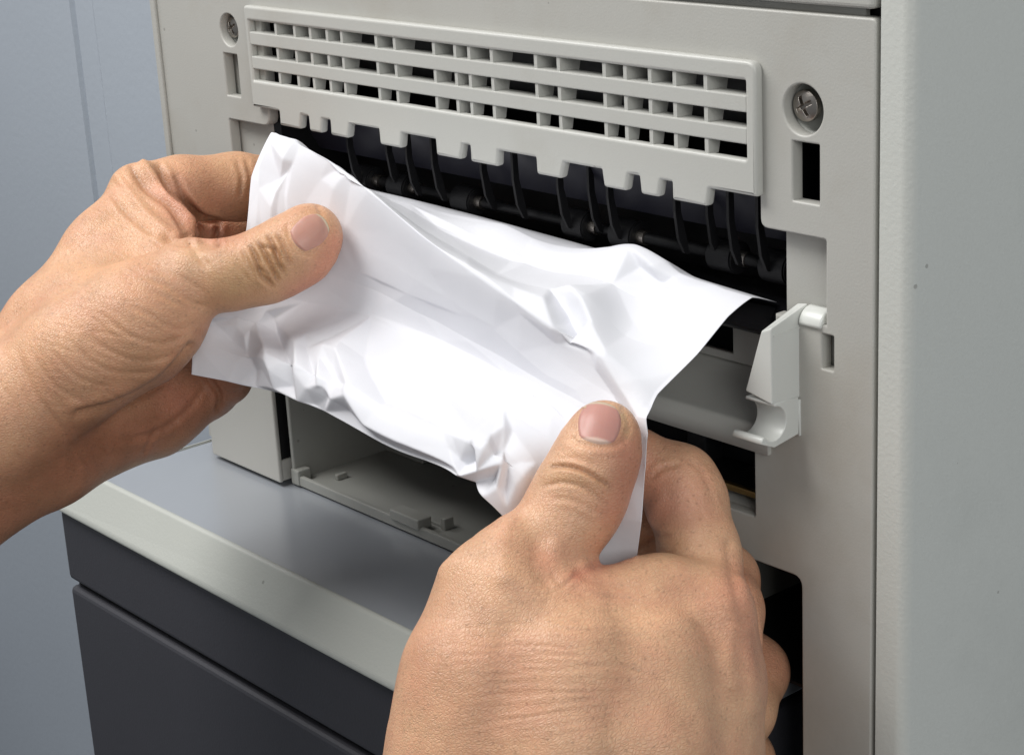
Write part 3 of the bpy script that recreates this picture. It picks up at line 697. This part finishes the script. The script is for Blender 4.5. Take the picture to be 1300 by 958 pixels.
def nail(tree, parent, base, tip, halfw, name='thumbnail', lift=.00025, lun=.34, cols=((.50,.245,.205),(.56,.30,.25),(.70,.50,.41))):
    """patch laid on the finger: base/tip in px, half width px; squircle outline"""
    b = np.array(base, float); t = np.array(tip, float); ax = t-b; Ln = np.linalg.norm(ax); ax /= Ln; sx = np.array([-ax[1], ax[0]])
    n = 44; Vv = []
    ctr = (b+t)/2; d0 = None
    for j in range(n+1):
        for i in range(n+1):
            u = -1+2*i/n; v = -1+2*j/n
            # squircle map
            uu = u*math.sqrt(max(0, 1-v*v/2*(1.15 if v > 0 else .75))); vv = v*math.sqrt(max(0, 1-u*u/2*.75))
            w_ = halfw*(1.0+.06*vv)
            p = ctr+ax*(vv*Ln/2*1.05)+sx*(uu*w_)
            r = ray(p[0], p[1]); rn = r/np.linalg.norm(r)
            hit = tree.ray_cast(Vector(CAM), Vector(rn), 2)
            if hit[0] is None:
                hit = tree.find_nearest(Vector(CAM+rn*(d0 or .5)))
            h_ = np.array(hit[0]); d0 = np.linalg.norm(h_-CAM)
            Vv.append(h_)
    Vv = np.array(Vv).reshape(n+1, n+1, 3)
    for _ in range(5):
        A = Vv.copy(); A[1:-1, 1:-1] = (Vv[:-2, 1:-1]+Vv[2:, 1:-1]+Vv[1:-1, :-2]+Vv[1:-1, 2:])/4
        A[0, 1:-1] = (Vv[0, :-2]+Vv[0, 2:])/2*.5+Vv[0, 1:-1]*.5; A[-1, 1:-1] = (Vv[-1, :-2]+Vv[-1, 2:])/2*.5+Vv[-1, 1:-1]*.5
        A[1:-1, 0] = (Vv[:-2, 0]+Vv[2:, 0])/2*.5+Vv[1:-1, 0]*.5; A[1:-1, -1] = (Vv[:-2, -1]+Vv[2:, -1])/2*.5+Vv[1:-1, -1]*.5
        Vv = A
    du = np.gradient(Vv, axis=1); dv = np.gradient(Vv, axis=0); nn = np.cross(du, dv); nn /= np.linalg.norm(nn, axis=2, keepdims=True)+1e-12
    if (nn[n//2, n//2]@(CAM-Vv[n//2, n//2])) < 0: nn = -nn
    nn = nn*.4+.6*nn[2:-2, 2:-2].reshape(-1, 3).mean(0)
    uu, vv = np.meshgrid(np.linspace(-1, 1, n+1), np.linspace(-1, 1, n+1))
    edge = np.maximum(np.abs(uu), np.abs(vv))
    liftm = lift*(1-.55*np.clip((edge-.75)/.25, 0, 1)**2)+.0003*(1-uu**2)-.0007*np.clip((np.abs(uu)-.8)/.2, 0, 1)-.0006*np.clip((-vv-.85)/.15, 0, 1)
    Vv = Vv+nn*liftm[..., None]
    Qn = np.array([[j*(n+1)+i, j*(n+1)+i+1, (j+1)*(n+1)+i+1, (j+1)*(n+1)+i] for j in range(n) for i in range(n)])
    me = np_mesh(name, Vv.reshape(-1, 3), Qn); me.materials.append(NAIL)
    U, W = uu.ravel(), vv.ravel(); er = np.maximum(np.abs(U)**1.0, 0)
    c = np.tile(np.array(cols[0]), (len(U), 1))
    def lay(c, m, col): m = np.clip(m, 0, 1)[:, None]; return c*(1-m)+m*np.array(col)
    c = lay(c, .5*(.5+.5*np.sin(U*23+3*np.sin(U*7)))*.25, cols[1])                 # faint lengthwise ridges
    c = lay(c, (W-.30)*.5, cols[1])
    c = lay(c, (lun-1.2*U**2*.3-(W+1))*9, cols[2])                                  # lunula
    c = lay(c, (W-.86)*14, (.60, .50, .36))                                         # free edge
    c = lay(c, (-W-.93)*18, (.78, .62, .50)); c = lay(c, (np.abs(U)-.93)*12, (.55, .34, .22))
    at = me.attributes.new('tint', 'FLOAT_COLOR', 'POINT')
    at.data.foreach_set('color', np.concatenate([c, np.ones((len(U), 1))], 1).astype(np.float32).ravel())
    o = link(name, me, None, parent, True)
    s = o.modifiers.new('t', 'SOLIDIFY'); s.thickness = .0005; s.offset = -1
    return o

RED = (.56, .20, .13); OLIVE = (.46, .28, .13); PINK = (.66, .33, .24); PALM_SHADE = (.30, .115, .06)  # the last one paints shade onto the lower left palm and wrist
# ---- right hand
palm = [
 [(580,1060,.462,118),(604,930,.462,104),(612,860,.462,98),(648,765,.468,92),(668,722,.472,66)],
 [(700,1060,.455,112),(716,940,.457,105),(722,850,.460,98),(730,790,.466,70)],
 [(800,1060,.458,105),(814,940,.460,98),(818,850,.464,84),(812,775,.470,60)],
 [(860,1060,.470,88),(880,950,.470,78),(896,860,.472,62),(900,776,.474,52)],
 [(905,950,.478,64),(912,870,.478,52),(916,800,.482,45)],
 [(790,780,.471,55),(842,760,.474,50),(896,772,.474,50)],
 [(650,1230,.455,115),(660,1120,.458,125)],
 [(770,1230,.470,105),(770,1120,.468,125)],
]
fingers = [
 [(668,725,.471,64),(692,695,.472,56),(712,668,.473,55),(729,642,.474,58),(741,618,.474,57),(757,582,.474,53),(765,560,.4745,47),(768,550,.4745,40)],
 [(902,782,.478,50),(888,700,.488,50),(872,636,.494,50),(862,612,.496,47),(800,582,.4985,40),(752,566,.500,36),(735,560,.501,32)],
 [(922,850,.490,46),(922,775,.505,46),(918,735,.516,44),(850,690,.530,40),(800,670,.528,34)],
 [(905,950,.505,50),(935,900,.520,48),(955,852,.532,45),(900,800,.548,40),(850,770,.545,34)],
 [(900,1010,.515,45),(940,965,.535,42),(930,930,.550,38),(880,900,.555,34)],
]
R_strokes = [
 ([(700,592),(722,592),(745,600),(775,618)], 3.0, -.95, 'c'),
 ([(692,605),(715,600),(745,606),(772,622)], 4.5, .35),
 ([(690,618),(712,612),(740,618),(770,640)], 3.0, -.55, 'c'),
 ([(705,585),(730,582),(760,592)], 3, -.2, 'c'),
 ([(700,632),(730,636),(765,655)], 3.5, -.22, 'c'),
 ([(710,645),(735,655),(758,668)], 4, -.15, 'c'),
 # nail fold
 ([(726,556),(735,563),(758,566),(786,563),(796,545)], 3.0, -.35),
 ([(722,566),(745,574),(785,573)], 5, .25),
 ([(794,560),(799,540),(790,518)], 3.5, -.35),
 ([(735,552),(742,530),(750,518)], 3.0, -.25),
 # thumb tendon / snuff box hollow
 ([(684,688),(684,712),(692,730)], 16, -1.3),
 ([(648,668),(640,700),(640,730)], 16, 1.0),
 ([(706,690),(712,715),(722,730)], 10, .4),
 ([(735,725),(722,738),(705,750)], 3, -.25, 'c'),
 ([(733,726),(760,740),(800,745)], 4.5, -.35, 'c'),
 ([(700,728),(712,742),(735,748)], 3.0, -.3, 'c'),
 ([(690,735),(700,752),(690,770)], 4.0, -.15, 'c'),
 # web
 ([(740,716),(770,710),(806,706)], 6, .6),
 ([(800,706),(815,692),(830,684)], 3.2, -.7, 'c'),
 ([(812,650),(828,676),(850,680)], 3.5, -.45, 'c'),
 ([(818,690),(870,700),(905,705)], 9, -.5),
 # index finger
 ([(826,606),(842,594),(862,590)], 3.2, -.5, 'c'),
 ([(838,632),(826,652),(818,672)], 10, .5),
 ([(868,580),(890,600),(905,640)], 3.0, -.22, 'c'),
 ([(880,585),(898,608),(910,645)], 2.6, -.20, 'c'),
 ([(860,600),(882,625),(895,665)], 3.0, -.15, 'c'),
 # knuckle
 ([(908,768),(920,772)], 32, 1.2),
 ([(936,700),(948,760),(962,812)], 9, .6),
 ([(925,690),(933,740),(945,790)], 7, -.6),
 ([(930,800),(925,840),(930,868)], 10, .7),
 ([(945,800),(955,850),(958,900)], 8, .6),
 # tendons on the back of the hand
 ([(700,800),(790,800),(880,782)], 16, .5),
 ([(560,720),(600,690),(640,670)], 16, .8),
]
rng = random.Random(4)
for k in range(46):     # fine skin folds running over the back of the hand, towards the knuckle
    t = k/45; y0 = 745+t*200; x0 = 560+60*rng.random()+110*(t < .25)
    x1 = x0+110+140*rng.random(); dy = rng.uniform(-8, 8)
    sl = -.10+.42*t*.6+rng.uniform(-.05, .05)
    pts = [(x0, y0), ((x0+x1)/2, y0+dy-sl*(x1-x0)*.5), (x1, y0-sl*(x1-x0))]
    R_strokes.append((pts, rng.uniform(1.6, 2.8), -rng.uniform(.05, .12), 'c'))
for k in range(26):     # folds across the knuckle side
    x0 = rng.uniform(740, 900); y0 = rng.uniform(725, 860)
    R_strokes.append(([(x0, y0), (x0+28, y0+6+rng.uniform(-4, 4)), (x0+62, y0+22+rng.uniform(-6, 6))], rng.uniform(1.5, 2.4), -rng.uniform(.05, .11), 'c'))
R_paint = [
 ([(800,560),(795,610),(780,650)], 26, RED, .55), ([(770,700),(735,745)], 20, RED, .25),
 ([(735,728),(770,712),(800,706)], 7, RED, .45), ([(730,730)], 9, RED, .6),
 ([(820,590),(835,640)], 26, RED, .35), ([(850,640)], 40, PINK, .5),
 ([(700,600),(760,615)], 12, OLIVE, .35), ([(790,530),(797,550)], 8, (.62,.5,.25), .4),
 ([(692,710)], 18, RED, .25), ([(930,740)], 22, RED, .2), ([(940,740),(960,820),(985,850)], 28, RED, .35), ([(905,768)], 26, RED, .22), ([(868,606)], 24, RED, .18),
 ([(560,800),(620,860),(600,950)], 55, (.60,.30,.17), .35), ([(850,700)], 26, (.68,.45,.25), .4),
]
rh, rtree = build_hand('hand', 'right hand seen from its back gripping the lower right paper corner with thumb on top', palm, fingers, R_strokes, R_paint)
nail(rtree, rh, (757, 563), (765, 513), 31)

# ---- left hand
palmL = [
 [(176,250,.598,36),(136,320,.590,51),(70,418,.580,62),(0,532,.575,78),(-120,650,.570,90)],
 [(240,352,.562,47),(200,392,.562,62),(172,412,.562,76),(104,452,.562,76),(6,532,.565,84),(-140,640,.565,95)],
 [(214,492,.606,66),(186,506,.603,72),(118,522,.592,80),(48,560,.580,84),(-40,600,.574,90),(-150,690,.570,100)],
 [(190,290,.592,48),(180,350,.585,60),(116,402,.575,72)],
 [(215,330,.578,40),(205,290,.590,36)],
 [(250,470,.608,46),(214,440,.608,60)],
]
fingersL = [
 [(248,352,.561,48),(290,349,.560,44),(318,343,.560,43),(338,337,.560,46),(360,326,.560,46),(380,314,.560,46),(392,302,.560,40),(396,297,.560,36)],
 [(176,244,.600,37),(230,240,.606,41),(300,237,.616,42),(345,240,.622,40),(390,265,.606,36),(412,285,.598,33)],
 [(190,310,.620,44),(260,306,.634,37),(320,300,.640,34),(345,310,.640,33),(370,330,.615,30)],
 [(200,390,.625,44),(290,400,.640,36),(335,425,.640,32),(320,440,.615,30)],
 [(215,470,.615,48),(262,488,.612,42),(285,478,.606,34),(292,470,.600,28)],
]
L_strokes = [
 # thumb joint folds
 ([(318,312),(326,330),(332,350),(345,362)], 3.0, -1.1, 'c'),
 ([(328,308),(337,322),(345,338),(352,355)], 2.8, -1.3, 'c'),
 ([(340,300),(348,314),(352,330),(360,345)], 2.8, -1.1, 'c'),
 ([(308,318),(315,335),(325,352)], 3, -.45, 'c'),
 ([(335,312),(350,318),(357,330)], 2.6, -.8, 'c'),
 ([(352,298),(360,312),(368,335)], 2.8, -.7, 'c'),
 ([(298,322),(305,340),(316,356)], 3, -.25, 'c'),
 ([(326,340),(338,348),(344,360)], 3, -.5, 'c'),
 # nail folds
 ([(365,285),(367,300),(377,317),(390,324),(402,318)], 3.0, -.4),
 ([(404,262),(412,282),(413,298)], 3.0, -.5),
 # thenar: fan of creases
 ([(240,300),(250,322),(262,335)], 5, -.6),
 ([(180,350),(215,365),(245,385),(264,388)], 3.2, -0.36, 'c'),
 ([(195,370),(225,385),(250,395)], 3.0, -0.27, 'c'),
 ([(158,385),(190,400),(225,418),(246,410)], 3.4, -0.30, 'c'),
 ([(130,400),(165,425),(205,436),(238,424)], 3.0, -0.27, 'c'),
 ([(110,425),(150,450),(190,458),(225,446)], 3.0, -0.24, 'c'),
 ([(85,430),(120,462),(160,474),(200,470)], 3.0, -0.24, 'c'),
 ([(60,440),(100,480),(140,492)], 3.0, -0.21, 'c'),
 ([(45,455),(70,490),(110,512)], 3.0, -0.18, 'c'),
 ([(215,345),(240,358),(262,372)], 2.8, -0.18, 'c'),
 ([(100,525),(150,512),(205,482),(242,440)], 7, -2.2),
 ([(95,518),(150,503),(200,474),(238,434)], 10, .9),
 # webs and back folds at top
 ([(165,212),(185,240),(215,262),(236,296)], 4.0, -1.0, 'c'),
 ([(182,208),(200,232),(228,262),(248,298)], 6, 1.4),
 ([(200,210),(215,238),(240,262),(262,285)], 4.5, -1.6, 'c'),
 ([(150,225),(170,250),(190,275),(225,300)], 6, .9),
 ([(140,245),(165,275),(195,298)], 3.2, -.5, 'c'),
 ([(222,226),(240,258),(258,276),(280,282)], 4.2, -1.3, 'c'),
 ([(300,205),(307,225),(304,250)], 3, -.5, 'c'),
 ([(312,200),(318,225),(314,250)], 3, -.4, 'c'),
 ([(278,285),(276,300),(277,312)], 3.5, -1.0, 'c'),
 ([(215,300),(245,308),(268,306)], 8, -1.5),
 # wrist creases
 ([(20,440),(45,500),(90,560),(100,610)], 4, -0.25, 'c'),
 ([(95,545),(105,580),(120,602)], 3.5, -0.25, 'c'),
 ([(60,520),(85,560),(92,600)], 4, -0.20, 'c'),
 ([(-10,470),(20,520),(40,570)], 4, -0.17, 'c'),
 # lower palm
 ([(262,478),(278,500),(276,522)], 3.2, -1.0, 'c'),
 ([(150,560),(200,548),(238,520),(260,490)], 4, -.5, 'c'),
 ([(180,580),(190,560),(200,540)], 3, -.3, 'c'),
]
rng = random.Random(9)
for k in range(60):
    t = rng.random(); x0 = rng.uniform(30, 215); y0 = 240+(1-x0/215)*150+rng.uniform(20, 190)
    a = math.radians(rng.uniform(15, 48)); l = rng.uniform(30, 70)
    L_strokes.append(([(x0, y0), (x0+l*.5*math.cos(a)+2, y0+l*.5*math.sin(a)-2), (x0+l*math.cos(a), y0+l*math.sin(a)-6)], rng.uniform(1.5, 2.4), -rng.uniform(.04, .12), 'c'))
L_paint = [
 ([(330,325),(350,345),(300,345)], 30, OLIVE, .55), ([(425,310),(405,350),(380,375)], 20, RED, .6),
 ([(120,565),(190,545),(250,510),(290,500)], 54, PALM_SHADE, .85), ([(220,500)], 30, RED, .4),
 ([(80,595),(0,650)], 45, PALM_SHADE, .75), ([(210,240),(245,290)], 20, RED, .30), ([(285,250),(240,285),(300,298)], 20, RED, .30),
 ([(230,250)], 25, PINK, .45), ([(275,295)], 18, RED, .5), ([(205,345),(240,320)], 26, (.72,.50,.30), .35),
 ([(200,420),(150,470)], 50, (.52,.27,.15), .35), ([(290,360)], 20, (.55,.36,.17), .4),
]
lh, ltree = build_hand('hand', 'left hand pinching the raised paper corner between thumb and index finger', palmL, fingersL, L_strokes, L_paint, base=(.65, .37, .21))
nail(ltree, lh, (374, 309), (412, 281), 23, lun=.04, cols=((.50,.255,.20),(.55,.34,.26),(.70,.52,.42)))

# ---- metal watch bracelet, just at the edge of the picture
wc = atD(-62, 592, .577); we = atD(-140, 655, .572); wa = nrm(we-wc); wu = nrm(atD(1, 676, .577)-wc); wu = nrm(wu-wa*(wu@wa)); wv = np.cross(wa, wu)
wb = thing('wristwatch', 'metal watch bracelet on the left wrist, barely showing at the left edge', 'watch')
lk = bmesh.new(); bx(lk, -.0018, .0018, -.0035, .0035, -.0011, .0011, .0006, 2)
bmesh.ops.recalc_face_normals(lk, faces=lk.faces); lkm = bpy.data.meshes.new('link'); lk.to_mesh(lkm); lk.free(); lkm.materials.append(STEEL)
RW = np.linalg.norm(atD(1, 676, .577)-wc)+.0012
for k in range(40):
    a = 2*math.pi*k/40; r_ = wu*math.cos(a)+wv*math.sin(a); t_ = -wu*math.sin(a)+wv*math.cos(a); P = wc+r_*RW
    o = bpy.data.objects.new('link', lkm); COL.objects.link(o); o.parent = wb
    o.matrix_world = Matrix(((t_[0], wa[0], r_[0], P[0]), (t_[1], wa[1], r_[1], P[1]), (t_[2], wa[2], r_[2], P[2]), (0, 0, 0, 1)))
